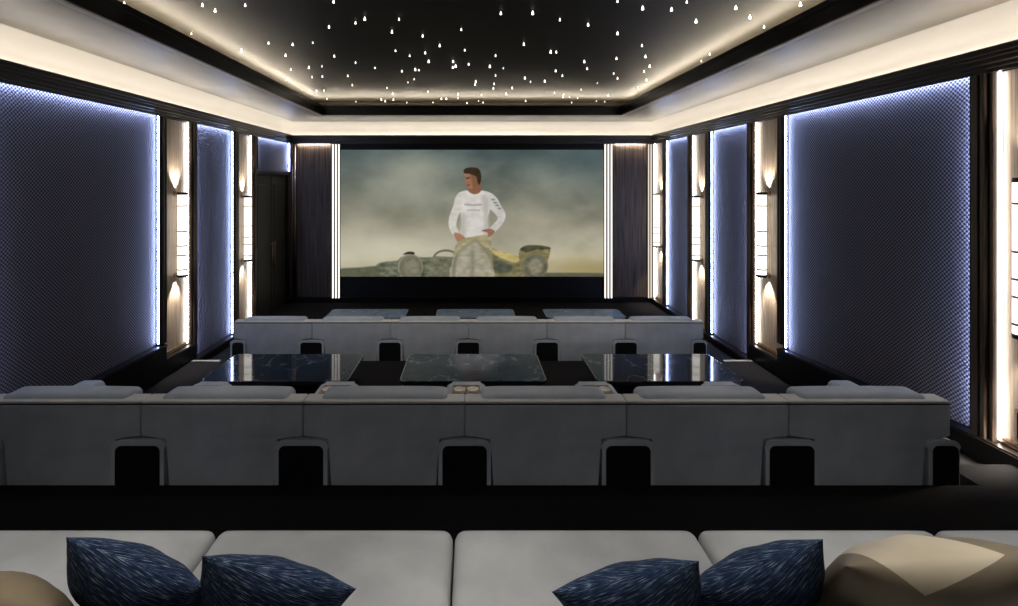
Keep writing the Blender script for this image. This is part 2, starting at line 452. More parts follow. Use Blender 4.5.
names = {(1, 'A'): 'farthest sconce on the wall right of the screen, in the corner', (1, 'B'): 'glowing tube sconce on the right wall between the two narrow blue panels',
         (1, 'C'): 'tall glowing tube sconce on the right wall beside the large woven panel, toward the screen', (1, 'D'): 'tube sconce cut by the right edge of the picture, above the step light',
         (-1, 'B'): 'glowing tube sconce on the left wall nearest the dark door', (-1, 'C'): 'tall glowing tube sconce on the left wall beside the large woven panel'}
BAYS = {'A': (10.40, 11.0), 'B': (8.51, 9.08), 'C': (6.50, 7.07), 'D': (3.10, 3.81)}
for (s, k), lab in names.items():
    y0, y1 = BAYS[k]
    pilaster(s, y0, y1, base_top(s, (y0+y1)/2), 'pale striped wood pilaster')
    sconce(s, {'A': 10.66, 'B': 8.78, 'C': 6.80, 'D': 3.56}[k], lab, {'A': 1.26, 'B': 1.26, 'C': 1.36, 'D': 1.53}[k])
for s in (1, -1):
    for (y0, y1) in ((6.37, 6.50), (7.07, 7.22), (8.33, 8.51), (9.08, 9.2)):
        moulding(s, y0, y1, base_top(s, y1) if y0 > 6.4 else base_top(s, 6.4))
moulding(1, 10.24, 10.40, .115); moulding(1, 3.81, 3.98, .66); moulding(-1, 10.92, 11.05, .115)
panel(1, 3.98, 6.37, .67, .52, CORN0, 'large woven panel with blue lit edges on the right wall')
panel(1, 7.22, 8.33, .12, .12, CORN0, 'narrow blue lit panel on the right wall between the second and third sconces from the screen')
panel(1, 9.20, 10.24, .12, .12, CORN0, 'narrow blue lit panel on the right wall nearest the screen')
panel(-1, 3.98, 6.37, .58, .57, CORN0, 'large woven panel with blue lit edges on the left wall')
panel(-1, 7.22, 8.33, .12, .12, CORN0, 'narrow blue lit panel on the left wall between its two sconces')
panel(-1, 9.28, 10.92, 2.87, 2.87, CORN0, 'small blue lit panel above the dark door on the left wall')

# the stretch of side wall on the left from the large panel back past the camera, and right rear
for s, ya in ((1, 3.10), (-1, 3.98)):
    bm = bmesh.new(); xs = sx(s, WX-.001, RW); add_box(bm, xs[0], xs[1], YR, ya-.001, F4, CORN0)
    struct('trim_%d' % tn[0], bm, 'dark_zebrano', 'dark wood panelling at the back of the room'); tn[0] += 1

# baseboards, stepping with the floor
for s, nm in ((1, 'baseboard_right'), (-1, 'baseboard_left')):
    bm = bmesh.new(); x0 = RW-.10
    def bb(y0, y1, z0, za, zb):
        xs = sx(s, WX-.002, x0)
        add_prism(bm, [(y0, z0), (y1, z0), (y1, zb), (y0, za)], 'x', xs[0], xs[1])
        xs = sx(s, WX-.002, x0-.012)
        add_prism(bm, [(y0, za-.03), (y1, zb-.03), (y1, zb-.012), (y0, za-.012)], 'x', xs[0], xs[1])
    if s > 0: bb(7.10, YF, 0, .112, .112); bb(6.44, 7.10, 0, .365, .365); bb(3.9, 6.44, F2, .665, .515); bb(YR, 3.9, F3, .672, .672)
    else: bb(7.10, 9.26, 0, .112, .112); bb(10.9, YF, 0, .112, .112); bb(6.44, 7.10, 0, .365, .365); bb(3.9, 6.44, F2, .575, .565); bb(YR, 3.9, F3, .672, .672)
    struct(nm, bm, 'ebony_run', 'black skirting stepping up with the floor')

# step nosings in the aisles
for s in (1, -1):
    bm = bmesh.new(); xs = sx(s, 3.52, RW-.12); add_box(bm, xs[0], xs[1], 6.955, 7.006, F2, F2+.008)
    struct('trim_%d' % tn[0], bm, 'nosing_metal', 'pale metal nosing on the aisle step'); tn[0] += 1

# dark door on the left wall
bm = bmesh.new()
add_box(bm, -RW-.055, -RW+.03, 9.22, 9.30, 0, 2.87); add_box(bm, -RW-.055, -RW+.03, 10.86, 10.94, 0, 2.87); add_box(bm, -RW-.055, -RW+.03, 9.22, 10.94, 2.80, 2.87)
door = struct('door_1', bm, 'ebony', 'dark double door under the small blue lit panel')
for y0, y1, hy in ((9.31, 10.07, 10.02), (10.09, 10.85, 10.14)):
    bm = bmesh.new(); add_box(bm, -RW-.05, -RW-.02, y0, y1, .01, 2.79, bevel=.004, seg=1)
    for z0, z1 in ((.25, 1.2), (1.4, 2.6)): add_box(bm, -RW-.03, -RW-.010, y0+.12, y1-.12, z0, z1, bevel=.006, seg=1)
    lf = struct('door_leaf', bm, 'door_wood', parent=door)
    bm = bmesh.new(); add_tube(bm, [(-RW+.03, hy, .95), (-RW+.03, hy, 1.45)], .012, 10); add_tube(bm, [(-RW-.02, hy, 1.0), (-RW+.03, hy, 1.0)], .008, 8); add_tube(bm, [(-RW-.02, hy, 1.4), (-RW+.03, hy, 1.4)], .008, 8)
    struct('door_handle', bm, 'dark_bronze', parent=lf, smooth=True)

# small square grille at the foot of the near right pilaster
t = thing('step_light', 'small square framed step light low on the near right wood pilaster', 'step light', (RW+.01, 3.60, .72))
bm = bmesh.new()
for r, d in ((.115, .012), (.075, .02)):
    for a, b_, c, e in ((-r, r, -r, -r+.018), (-r, r, r-.018, r), (-r, -r+.018, -r+.018, r-.018), (r-.018, r, -r+.018, r-.018)):
        add_box(bm, -d, 0, a, b_, .13+c, .13+e)
finish('frame', bm, 'bronze', t)
bm = bmesh.new(); add_box(bm, -.006, 0, -.115, .115, .015, .245)
for k in range(5): add_box(bm, -.010, -.006, -.05, .05, .09+k*.018, .098+k*.018)
finish('louvre_plate', bm, 'black', t)
L = bpy.data.lights.new('step_lamp', 'SPOT'); L.energy = 90; L.color = (1, .92, .80); L.spot_size = math.radians(110); L.spot_blend = .9; L.shadow_soft_size = .04
lo = bpy.data.objects.new('step_lamp', L); COL.objects.link(lo); lo.parent = t; lo.location = (-.05, 0, .16)
lo.rotation_euler = Vector((-.45, .25, -.37)).to_track_quat('-Z', 'Y').to_euler()

# ------------------------------------------------------------------ screen wall
PX = 500/YF
def wx(px): return (px-472)/PX
def wz(py): return EYE+(182-py)/PX
for nm, xa, xb in (('left', wx(297.5), wx(332)), ('right', wx(612.5), wx(646))):
    bm = bmesh.new(); add_box(bm, xa, xb, YF-.04, YF-.001, .12, CORN0)
    p = struct('trim_%d' % tn[0], bm, 'dark_zebrano', 'dark striped wood panel %s of the screen' % nm); tn[0] += 1
    bm = bmesh.new(); add_box(bm, xa+.04, xb-.04, YF-.075, YF-.06, CORN0+.012, CORN0+.024)
    struct('light_strip', bm, 'wash_led', parent=p)
    # recessed lamp behind the cornice washes the top of the wood
bm = bmesh.new(); add_box(bm, -RW, RW, YF-.06, YF-.001, 0, .115); add_box(bm, -RW, RW, YF-.07, YF-.001, .08, .105)
struct('baseboard_front', bm, 'ebony_run', 'black skirting under the screen')
def rods(px0, px1, n, mat, label, z0=wz(297.5), z1=CORN0-.0, r=.017):
    bm = bmesh.new(); xa, xb = wx(px0), wx(px1); add_box(bm, xa, xb, YF-.05, YF-.001, z0, z1)
    p = struct('trim_%d' % tn[0], bm, 'black_satin', label); tn[0] += 1
    for k in range(n):
        x = xa+(k+.5)*(xb-xa)/n
        bm = bmesh.new(); add_tube(bm, [(x, YF-.06, z0), (x, YF-.06, z1-.01)], r, 12)
        struct('light_rod', bm, mat, parent=p, smooth=True)
rods(332.2, 341, 3, 'rod_glow', 'fluted trim of lit rods left of the screen')
rods(603, 612.3, 3, 'rod_glow', 'fluted trim of lit rods right of the screen')
rods(646.5, 653.8, 3, 'rod_dim', 'fluted trim of lit rods in the right corner', r=.014)
rods(292.5, 297.3, 2, 'bronze', 'fluted bronze trim in the left corner', r=.014)

# the projected picture, drawn point by point on the screen's own grid
SX0, SX1, SY0, SY1 = 341.2, 602.8, 150.0, 276.0
NX, NY = 540, 262
gx = np.linspace(SX0, SX1, NX); gy = np.linspace(SY0, SY1, NY)
GX, GY = np.meshgrid(gx, gy)
rng = np.random.default_rng(3)
def vnoise(fx, fy, seed):
    r = np.random.default_rng(seed); n = r.random((40, 60))
    u = (GX-SX0)*fx; v = (GY-SY0)*fy
    i = np.floor(u).astype(int); j = np.floor(v).astype(int); a = u-i; b = v-j
    a = a*a*(3-2*a); b = b*b*(3-2*b); i %= 59; j %= 39
    return (n[j, i]*(1-a)+n[j, i+1]*a)*(1-b)+(n[j+1, i]*(1-a)+n[j+1, i+1]*a)*b
def fbm(f, s): return sum(vnoise(f*2**k, f*1.7*2**k, s+k)/2**k for k in range(4))/1.875
def C(*c): return np.array(c, float)
tt = np.clip((GY-SY0)/(SY1-SY0), 0, 1)
stops = [(0, C(98, 110, 108)), (.3, C(120, 125, 114)), (.6, C(146, 143, 124)), (.85, C(190, 184, 160)), (1, C(176, 166, 138))]
img = np.zeros((NY, NX, 3))
for c in range(3): img[..., c] = np.interp(tt, [p for p, _ in stops], [k[c] for _, k in stops])
cl = fbm(.018, 11)-.5; cl2 = fbm(.05, 31)-.5
img += (cl*62+cl2*26)[..., None]*np.array([1, .98, .9])
def soft(cx, cy, rx, ry): return np.exp(-(((GX-cx)/rx)**2+((GY-cy)/ry)**2))
def blend(col, a):
    global img
    a = np.clip(a, 0, 1)[..., None]; img = img*(1-a)+np.array(col, float)*a
blend((172, 172, 150), .45*soft(420, 168, 26, 14)); blend((62, 80, 86), .55*soft(590, 156, 40, 22)); blend((70, 84, 84), .4*soft(350, 152, 30, 14))
blend((60, 76, 78), .45*soft(500, 150, 40, 9)); blend((214, 208, 184), .55*soft(370, 250, 50, 20)); blend((206, 200, 180), .35*soft(440, 236, 40, 16)); blend((160, 140, 84), .6*soft(585, 268, 40, 12))
blend((190, 182, 160), .45*soft(530, 225, 30, 26)); blend((196, 192, 172), .4*soft(405, 185, 34, 24)); blend((206, 200, 178), .4*soft(360, 225, 30, 26))
def poly(pts, col, soften=.35, grain=0, cr=True):
    """fill a closed smooth outline"""
    P = np.array(pts, float)
    if cr:
        Q = []
        n = len(P)
        for i in range(n):
            p0, p1, p2, p3 = P[i-1], P[i], P[(i+1) % n], P[(i+2) % n]
            for t in np.linspace(0, 1, 6, endpoint=False):
                Q.append(.5*((2*p1)+(-p0+p2)*t+(2*p0-5*p1+4*p2-p3)*t*t+(-p0+3*p1-3*p2+p3)*t**3))
        P = np.array(Q)
    x0, y0 = P.min(0)-2; x1, y1 = P.max(0)+2
    jj = np.where((gy >= y0) & (gy <= y1))[0]; ii = np.where((gx >= x0) & (gx <= x1))[0]
    if not len(jj) or not len(ii): return
    X = GX[jj[0]:jj[-1]+1, ii[0]:ii[-1]+1]; Y = GY[jj[0]:jj[-1]+1, ii[0]:ii[-1]+1]
    ins = np.zeros(X.shape, bool); dist = np.full(X.shape, 1e9)
    n = len(P)
    for i in range(n):
        ax, ay = P[i]; bx, by = P[(i+1) % n]
        cond = ((ay > Y) != (by > Y))
        with np.errstate(divide='ignore', invalid='ignore'):
            xi = ax+(Y-ay)*(bx-ax)/((by-ay) if by != ay else 1e-9)
        ins ^= cond & (X < xi)
        L = (bx-ax)**2+(by-ay)**2+1e-9
        t = np.clip(((X-ax)*(bx-ax)+(Y-ay)*(by-ay))/L, 0, 1)
        dist = np.minimum(dist, np.hypot(X-ax-t*(bx-ax), Y-ay-t*(by-ay)))
    a = np.clip(.5+np.where(ins, dist, -dist)/(2*soften), 0, 1)
    c = np.array(col, float)
    sub = img[jj[0]:jj[-1]+1, ii[0]:ii[-1]+1]
    cc = c+np.zeros(sub.shape)
    if grain: cc = cc+((fbm(.22, 77)[jj[0]:jj[-1]+1, ii[0]:ii[-1]+1]-.5)*grain)[..., None]
    sub[:] = sub*(1-a[..., None])+cc*a[..., None]
def Z(pts): return [(430+x/4.85, 155+y/4.85) for x, y in pts]
def ell(cx, cy, rx, ry, n=18): return [(cx+rx*math.cos(2*PI*k/n), cy+ry*math.sin(2*PI*k/n)) for k in range(n)]
# ground and a plain open-wheeled racing car
poly([(338, 269), (360, 267), (380, 265.5), (405, 268), (460, 270), (540, 272), (606, 273), (606, 279), (338, 279)], (96, 96, 78), .8, 26)
poly([(376, 266), (380, 262.5), (388, 261), (398, 260), (404, 256), (425, 257), (440, 256), (455, 258), (470, 262), (470, 277), (400, 277), (384, 275), (376, 271)], (104, 106, 88), .7, 90)
poly(ell(410.7, 266.5, 12.4, 13.2), (150, 146, 126), .5); poly(ell(411, 267.2, 11.4, 12.4), (112, 110, 92), .8, 40); poly(ell(411.4, 268, 7.5, 8.5), (132, 128, 110), 2, 40)
poly([(403.5, 254), (408, 251.4), (414, 251.6), (414.5, 254), (409, 253.8)], (52, 54, 44), .4)
for k in range(0): poly(ell(385+k*5, 268+k % 2*2, 2.6, 1.6), (70, 74, 60), .6)
arc = [(446-13*math.cos(PI*k/10), 258-9*math.sin(PI*k/10)) for k in range(11)]
poly(arc+[(446+11.4*math.cos(PI*k/10), 258.4-7.4*math.sin(PI*k/10)) for k in range(11)], (98, 100, 82), .6, 40, cr=False)
poly([(432, 258), (440, 256.5), (458, 258.5), (458, 276), (430, 276)], (116, 114, 96), .6, 60)
poly([(486, 248.5), (500, 251), (512, 254.5), (521, 258), (524, 276), (486, 276)], (122, 116, 84), .5, 60)
poly([(488, 249), (504, 251.5), (520, 257.5), (514, 262), (500, 257)], (190, 172, 112), .8, 40)
poly([(488, 258), (500, 260), (512, 266), (508, 272), (494, 271)], (86, 88, 74), 1.4, 40)
poly([(519, 250), (526, 245.5), (536, 244.5), (546, 246), (550, 249), (547, 262), (545, 272), (530, 274), (520, 262)], (132, 122, 84), .5, 70)
poly([(520, 249), (527, 245), (546, 246), (549.5, 248.5), (536, 249.5), (526, 251.5)], (76, 74, 58), .6, 50)
poly(ell(534.5, 265.5, 13.2, 12.6), (120, 114, 90), .7); poly(ell(534.8, 266, 11.6, 11.2), (104, 102, 84), .8, 50); poly(ell(535.4, 266.6, 7, 7.6), (140, 134, 112), 1.8, 40)
# driver in a pale undershirt, race suit tied at the waist, hands on hips
poly(Z([(128, 425), (150, 398), (285, 378), (296, 450), (300, 520), (298, 600), (108, 600), (112, 500)]), (164, 159, 138), .4, 50)
poly(Z([(196, 470), (212, 462), (214, 520), (208, 600), (196, 600), (200, 520)]), (128, 125, 106), 2.6)
poly(Z([(112, 520), (130, 440), (140, 470), (124, 540), (122, 600), (110, 600)]), (128, 124, 104), 1.4)
poly(Z([(130, 440), (160, 405), (212, 392), (250, 385), (288, 376), (294, 420), (300, 480), (268, 452), (222, 408), (180, 430), (138, 472), (112, 498)]), (166, 156, 122), .5, 60)
poly(Z([(128, 470), (180, 430), (216, 404), (222, 416), (184, 442), (132, 482)]), (146, 140, 114), 1.4)
poly(Z([(222, 410), (262, 440), (298, 470), (304, 560), (284, 500), (250, 452)]), (136, 130, 104), 1.4)
poly(Z([(140, 186), (185, 172), (215, 188), (245, 172), (300, 190), (296, 250), (280, 300), (278, 350), (286, 376), (220, 392), (150, 396), (154, 340), (150, 290), (142, 240)]), (212, 208, 200), .4, 34)
poly(Z([(146, 184), (124, 205), (112, 250), (94, 300), (92, 345), (112, 384), (140, 376), (128, 342), (136, 300), (152, 260)]), (206, 202, 192), .4, 34)
poly(Z([(288, 186), (322, 206), (345, 248), (366, 288), (352, 330), (310, 374), (288, 356), (326, 312), (316, 286), (292, 256)]), (200, 196, 190), .4, 34)
poly(Z([(250, 200), (285, 215), (282, 300), (286, 372), (262, 380), (262, 300)]), (186, 182, 174), 2.0)
poly(Z([(152, 290), (172, 300), (168, 390), (150, 392)]), (184, 180, 170), 2.4)
for k in range(0): poly(Z([(165+k*4, 292+k*16), (215, 286+k*17), (262, 294+k*15), (262, 297+k*15), (215, 291+k*17), (165+k*4, 297+k*16)]), (184, 180, 172), .6)
poly(Z([(118, 376), (140, 378), (158, 388), (172, 404), (150, 412), (134, 418), (122, 398)]), (168, 124, 98), .4, 20)
poly(Z([(250, 366), (286, 356), (312, 366), (306, 380), (284, 396), (278, 376)]), (150, 108, 84), .4, 20)
for k in range(9): poly(Z(ell(172+k*9.5, 243-abs(k-4)*.8, 3.4, 4.2, 8)), (140, 141, 142), .7)
for k in range(6): poly(Z(ell(184+k*11, 267, 4.2, 2.6, 8)), (150, 151, 152), .7)
for k in range(4): poly(Z(ell(306+k*10, 216+k*14, 9, 4, 8)), (128, 126, 122), .8)
poly(Z([(192, 150), (240, 140), (246, 176), (216, 190), (186, 175)]), (136, 94, 72), .5)
poly(Z([(170, 82), (200, 78), (236, 92), (240, 126), (228, 156), (206, 166), (186, 160), (178, 148), (174, 138), (166, 128), (172, 112), (168, 98)]), (156, 112, 88), .35, 20)
poly(Z([(196, 96), (236, 92), (240, 130), (228, 156), (208, 164), (204, 130)]), (128, 90, 68), 1.4)
poly(Z([(176, 110), (192, 108), (192, 114), (176, 116)]), (84, 56, 44), .5); poly(Z([(180, 144), (194, 142), (194, 147), (182, 149)]), (118, 72, 60), .5)
poly(Z([(163, 76), (176, 64), (205, 60), (234, 66), (247, 90), (247, 124), (238, 146), (230, 128), (224, 106), (204, 96), (184, 90), (168, 90)]), (58, 44, 34), .35, 26)
img = np.clip(img, 0, 255)/255
lin = np.where(img <= .04045, img/12.92, ((img+.055)/1.055)**2.4)

scr = thing('projection_screen', 'wide projection screen showing a racing driver before his car under clouds', 'screen', (0, YF-.02, wz(SY1)))
verts = np.stack([(GX-472)/PX, np.full(GX.shape, -.045), (SY1-GY)/PX], -1).reshape(-1, 3)
ids = np.arange(NX*NY).reshape(NY, NX)
faces = np.stack([ids[1:, :-1], ids[1:, 1:], ids[:-1, 1:], ids[:-1, :-1]], -1).reshape(-1, 4)
me = bpy.data.meshes.new('picture'); me.from_pydata(verts.tolist(), [], faces.tolist())
ca = me.color_attributes.new('shown', 'FLOAT_COLOR', 'POINT')
ca.data.foreach_set('color', np.concatenate([lin.reshape(-1, 3), np.ones((NX*NY, 1))], 1).astype(np.float32).ravel())
m = bpy.data.materials.new('projected_image'); m.use_nodes = True; nt = m.node_tree; nt.nodes.clear()
at = node(nt, 'ShaderNodeVertexColor'); at.layer_name = 'shown'
em = node(nt, 'ShaderNodeEmission'); em.inputs[1].default_value = .92; nt.links.new(at.outputs[0], em.inputs[0])
ou = node(nt, 'ShaderNodeOutputMaterial'); nt.links.new(em.outputs[0], ou.inputs[0])
me.materials.append(m); po = bpy.data.objects.new('picture', me); COL.objects.link(po); po.parent = scr
bm = bmesh.new(); xa, xb, zt = wx(SX0), wx(SX1), (SY1-SY0)/PX
add_box(bm, xa, xb, -.044, -.005, 0, zt)
for a, b_, c, d in ((xa-.0, xb+.0, zt, zt+.06), (xa-.0, xb+.0, -.04, 0)): add_box(bm, a, b_, -.055, 0, c, d)
finish('screen_frame', bm, 'black', scr)

# ------------------------------------------------------------------ cinema seats
P = 1.12
def arch(hw0, hw1, z0, z1, r):
    return rounded_poly([(-hw0, z0), (hw1, z0), (hw1, z1), (-hw1 if False else -hw0, z1)], [0, 0, r, r], 6)

def make_seat(label, group):
    t = thing('cinema_seat', label, 'seat', (0, 0, 0), 0, group); hw = P/2-.0006
    # back shell: wide above the arm consoles, narrower between them
    n = P/2-.187
    pl = rounded_poly([(-n, .06), (n, .06), (n, .405), (hw, .405), (hw, .628), (-hw, .628), (-hw, .405), (-n, .405)], [.0, .0, .0, .02, .012, .012, .02, .0], 4)
    bm = bmesh.new(); add_prism(bm, pl, 'y', 0, .13)
    es = [e for e in bm.edges if abs(e.verts[0].co.y) < 1e-5 and abs(e.verts[1].co.y) < 1e-5]
    bmesh.ops.bevel(bm, geom=es, offset=.012, segments=3, affect='EDGES', profile=.5)
    finish('back_shell', bm, 'seat_cloth', t, True, ang=50)
    bm = bmesh.new(); add_box(bm, -hw+.004, hw-.004, .004, .13, .626, .637)
    finish('piping', bm, 'piping_dark', t)
    bm = bmesh.new(); add_cushion(bm, -hw, hw, -.002, .13, .634, .656, .011, 0, 20, 10, 4); finish('back_rim', bm, 'cream_cloth', t, True)
    bm = bmesh.new(); add_cushion(bm, -.455, .445, .022, .235, .57, .676, .05, .008, 24, 14, 10); finish('headrest', bm, 'seat_cloth', t, True)
    bm = bmesh.new(); add_cushion(bm, -n+.004, n-.004, .14, .36, .26, .565, .05, .015); finish('backrest', bm, 'seat_cloth', t, True)
    bm = bmesh.new(); add_cushion(bm, -n+.004, n-.004, .30, .98, .11, .255, .05, .012); finish('seat_cushion', bm, 'seat_cloth', t, True)
    bm = bmesh.new(); add_box(bm, -n+.03, n-.03, .03, .93, .0, .108, bevel=.005, seg=1); finish('plinth', bm, 'black', t)
    return t

def make_console(label, group, a=.18, b=.18, cups=True, name='armrest_console'):
    t = thing(name, label, 'armrest', (0, 0, 0), 0, group)
    top = .392
    pl = rounded_poly([(-a, 0), (b, 0), (b, top), (-a, top)], [0, 0, .055, .055], 7)
    bm = bmesh.new(); add_prism(bm, pl, 'y', -.032, 1.0)
    es = [e for e in bm.edges if all(abs(v.co.y-1.0) < 1e-5 and v.co.z > .01 for v in e.verts)]
    bmesh.ops.bevel(bm, geom=es, offset=.05, segments=5, affect='EDGES', profile=.5)
    es = [e for e in bm.edges if all(abs(v.co.y+.032) < 1e-5 and v.co.z > .01 for v in e.verts)]
    bmesh.ops.bevel(bm, geom=es, offset=.010, segments=3, affect='EDGES', profile=.5)
    finish('arm_body', bm, 'cream_cloth' if False else 'seat_cloth', t, True, ang=45)
    k = .028
    pl = rounded_poly([(-a+k, .0), (b-k if b > .1 else b-.012, .0), (b-k if b > .1 else b-.012, top-k), (-a+k, top-k)], [0, 0, .04, .04], 6)
    bm = bmesh.new(); add_prism(bm, pl, 'y', -.038, -.030); finish('end_panel', bm, 'black', t)['label'] = 'black end panel'
    if cups:
        bm = bmesh.new()
        x, y0, y1, z = .118, .73, .90, top-.001
        for (xa, xb, ya, yb) in ((-x, x, y0, y0+.014), (-x, x, y1-.014, y1), (-x, -x+.014, y0+.014, y1-.014), (x-.014, x, y0+.014, y1-.014), (-.007, .007, y0+.014, y1-.014)):
            add_box(bm, xa, xb, ya, yb, z-.004, z+.012, bevel=.002, seg=1)
        cup = finish('cup_holder', bm, 'dark_bronze', t); cup['label'] = 'twin bronze cup holder'
        for s in (-1, 1):
            bm = bmesh.new(); add_lathe(bm, [(0, .002), (.034, .003), (.043, .010), (.048, .016), (.052, .012), (.052, .0)], (s*.058, (y0+y1)/2, z), 20)
            finish('cup_ring', bm, 'cup_cream', cup, True)
    else:
        bm = bmesh.new(); add_cushion(bm, -a+.0, b-.0, .60, .97, top-.06, top+.035, .045, .006, 14, 14, 8); finish('arm_pad', bm, 'seat_cloth', t, True)
    return t

XC = -.05
rows = (('front', 7.15, F1, 'grey seats of the front row'), ('middle', 3.455, F3, 'grey seats of the middle row'))
seat0 = cons0 = endl0 = endr0 = None
for rn, y, z, grp in rows:
    near = 'whose back faces the near tables' if rn == 'front' else 'just behind the near tables'
    for k in range(6):
        x = XC+(k-2.5)*P
        lab = '%s grey upholstered seat from the left in the %s row' % (ORD[k], rn)
        if seat0 is None: seat0 = make_seat(lab, grp); seat0.location = (x, y, z)
        else: dup(seat0, (x, y, z), lab, grp)
    cg = 'armrest consoles of the %s row' % rn
    for k in range(5):
        x = XC+(k-2)*P
        lab = 'grey armrest console with black end between %s and %s seats of the %s row' % (ORD[k], ORD[k+1], rn)
        if cons0 is None: cons0 = make_console(lab, cg); cons0.location = (x, y, z)
        else: dup(cons0, (x, y, z), lab, cg)
    lab = 'grey end armrest with black end at the %s end of the %s row'
    if endl0 is None:
        endl0 = make_console(lab % ('left', rn), cg, .03, .184, False); endl0.location = (XC-3*P, y, z)
        endr0 = make_console(lab % ('right', rn), cg, .184, .03, False); endr0.location = (XC+3*P, y, z)
    else:
        dup(endl0, (XC-3*P, y, z), lab % ('left', rn), cg); dup(endr0, (XC+3*P, y, z), lab % ('right', rn), cg)

# ------------------------------------------------------------------ tables
def make_table(w, d, h, marble, label, group):
    t = thing('coffee_table', label, 'table', (0, 0, 0), 0, group)
    def slab(ww, dd, r): return rounded_poly([(-ww/2, -dd/2), (ww/2, -dd/2), (ww/2, dd/2), (-ww/2, dd/2)], r, 6)
    bm = bmesh.new(); add_prism(bm, slab(w, d, .07), 'z', h-.022, h)
    es = [e for e in bm.edges if all(abs(v.co.z-h) < 1e-6 for v in e.verts)]
    bmesh.ops.bevel(bm, geom=es, offset=.005, segments=2, affect='EDGES', profile=.5)
    top = finish('table_top', bm, marble, t)
    bm = bmesh.new(); add_prism(bm, slab(w+.014, d+.014, .076), 'z', h-.040, h-.0225); add_prism(bm, slab(w+.014, d+.014, .076), 'z', h-.0225, h-.003)
    finish('edge_band', bm, 'steel', top)
    bm = bmesh.new(); add_prism(bm, slab(w-.03, d-.03, .06), 'z', h-.075, h-.0425); finish('apron', bm, 'black_satin', t)
    bm = bmesh.new(); add_box(bm, -w*.33, w*.33, -d*.33, d*.33, 0, h-.0755, bevel=.01); finish('pedestal', bm, 'black', t)
    for sxx in (-1, 1):
        for syy in (-1, 1):
            bm = bmesh.new(); x, yy = sxx*(w/2-.14), syy*(d/2-.08); add_tube(bm, [(x, yy, 0), (x, yy, h-.0755)], .008, 10); finish('leg', bm, 'steel', t, True, ang=40)
    return t
g = 'marble tables in front of the middle row'
tb = make_table(1.59, .85, .34, 'marble', 'dark polished marble table left of centre in front of the middle row', g); tb.location = (-2.155, 5.855, F2)
o = dup(tb, (2.165, 5.855, F2), 'dark polished marble table right of centre in front of the middle row', g)
tc = make_table(1.59, .85, .34, 'marble_veined', 'dark veined marble table at the centre in front of the middle row', g); tc.location = (.012, 5.855, F2)
g = 'marble tables in front of the front row'
tf = make_table(1.345, .56, .37, 'marble_blue', 'low blue marble table left of centre nearest the screen', g); tf.location = (-1.81, 8.69, F1)
dup(tf, (.06, 8.69, F1), 'low blue marble table at the centre below the screen', g)
dup(tf, (1.935, 8.69, F1), 'low blue marble table right of centre nearest the screen', g)

# ------------------------------------------------------------------ near sofa
sofa = thing('sofa', 'long pale grey sofa nearest the camera with scatter pillows', 'sofa', (0, 1.28, F4))
SX = [-3.43, -2.30, -1.175, -.083, 1.035, 2.13, 3.25]
for a, b_ in zip(SX, SX[1:]):
    bm = bmesh.new(); add_cushion(bm, a+.003, b_-.003, .26, 1.055, .20, .445, .05, .008, 26, 20, 8)
    finish('seat_cushion', bm, 'sofa_cloth', sofa, True)
    bm = bmesh.new(); add_cushion(bm, a+.003, b_-.003, .06, .262, .40, .72, .06, .015); finish('back_cushion', bm, 'sofa_cloth', sofa, True)
bm = bmesh.new(); add_box(bm, SX[0], SX[-1], .02, .98, .08, .198, bevel=.01); add_box(bm, SX[0], SX[-1], -.06, .058, .08, .70, bevel=.02); finish('frame', bm, 'sofa_cloth', sofa)
bm = bmesh.new(); add_box(bm, SX[0]+.05, SX[-1]-.05, .02, .92, 0, .079); finish('plinth', bm, 'black', sofa)

# ------------------------------------------------------------------ pillows
def pillow(name, label, S, T, mat, group, tip, ang, lean, yaw, flip=1, patch=None):
    """square scatter pillow; local x/z is its face, y its thickness; the corner (-1,+1)*flip is put at `tip`"""
    N = 26; bm = bmesh.new(); V = {}
    def shape(u, v, sgn):
        c = .05
        x = S*u*(1-c*(1-v*v)); z = S*v*(1-c*(1-u*u))
        th = T*((1-u*u)**.55)*((1-v*v)**.55)
        wr = .004*math.sin(9*u+4*v)*(1-u*u)*(1-v*v)
        return (x, sgn*(th+wr*sgn), z)
    for sgn in (-1, 1):
        for i in range(N+1):
            for j in range(N+1):
                edge = i in (0, N) or j in (0, N)
                key = (i, j, 0 if edge else sgn)
                if key not in V: V[key] = bm.verts.new(shape(math.sin((2*i/N-1)*PI/2), math.sin((2*j/N-1)*PI/2), sgn))
        for i in range(N):
            for j in range(N):
                ks = [(i, j), (i+1, j), (i+1, j+1), (i, j+1)]
                f = bm.faces.new([V[(a, b, 0 if a in (0, N) or b in (0, N) else sgn)] for a, b in ks])
    uvl = bm.loops.layers.uv.new('cloth')       # cloth coordinates follow the surface
    inv = {v: k for k, v in V.items()}
    for f in bm.faces:
        for lp in f.loops: lp[uvl].uv = ((2*inv[lp.vert][0]/N-1)*S*1.15, (2*inv[lp.vert][1]/N-1)*S*1.15)
    o = finish(name, bm, mat, None, True)
    tag(o, label, 'pillow', group)
    R = Matrix.Rotation(yaw, 3, 'Z') @ Matrix.Rotation(lean, 3, 'X') @ Matrix.Rotation(ang, 3, 'Y')
    o.rotation_euler = R.to_euler()
    o.location = Vector(tip) - R @ Vector((-S*flip, 0, S))
    return o
def at(px, py, d): return ((px-472)/500*d, d, EYE+(182-py)/500*d)

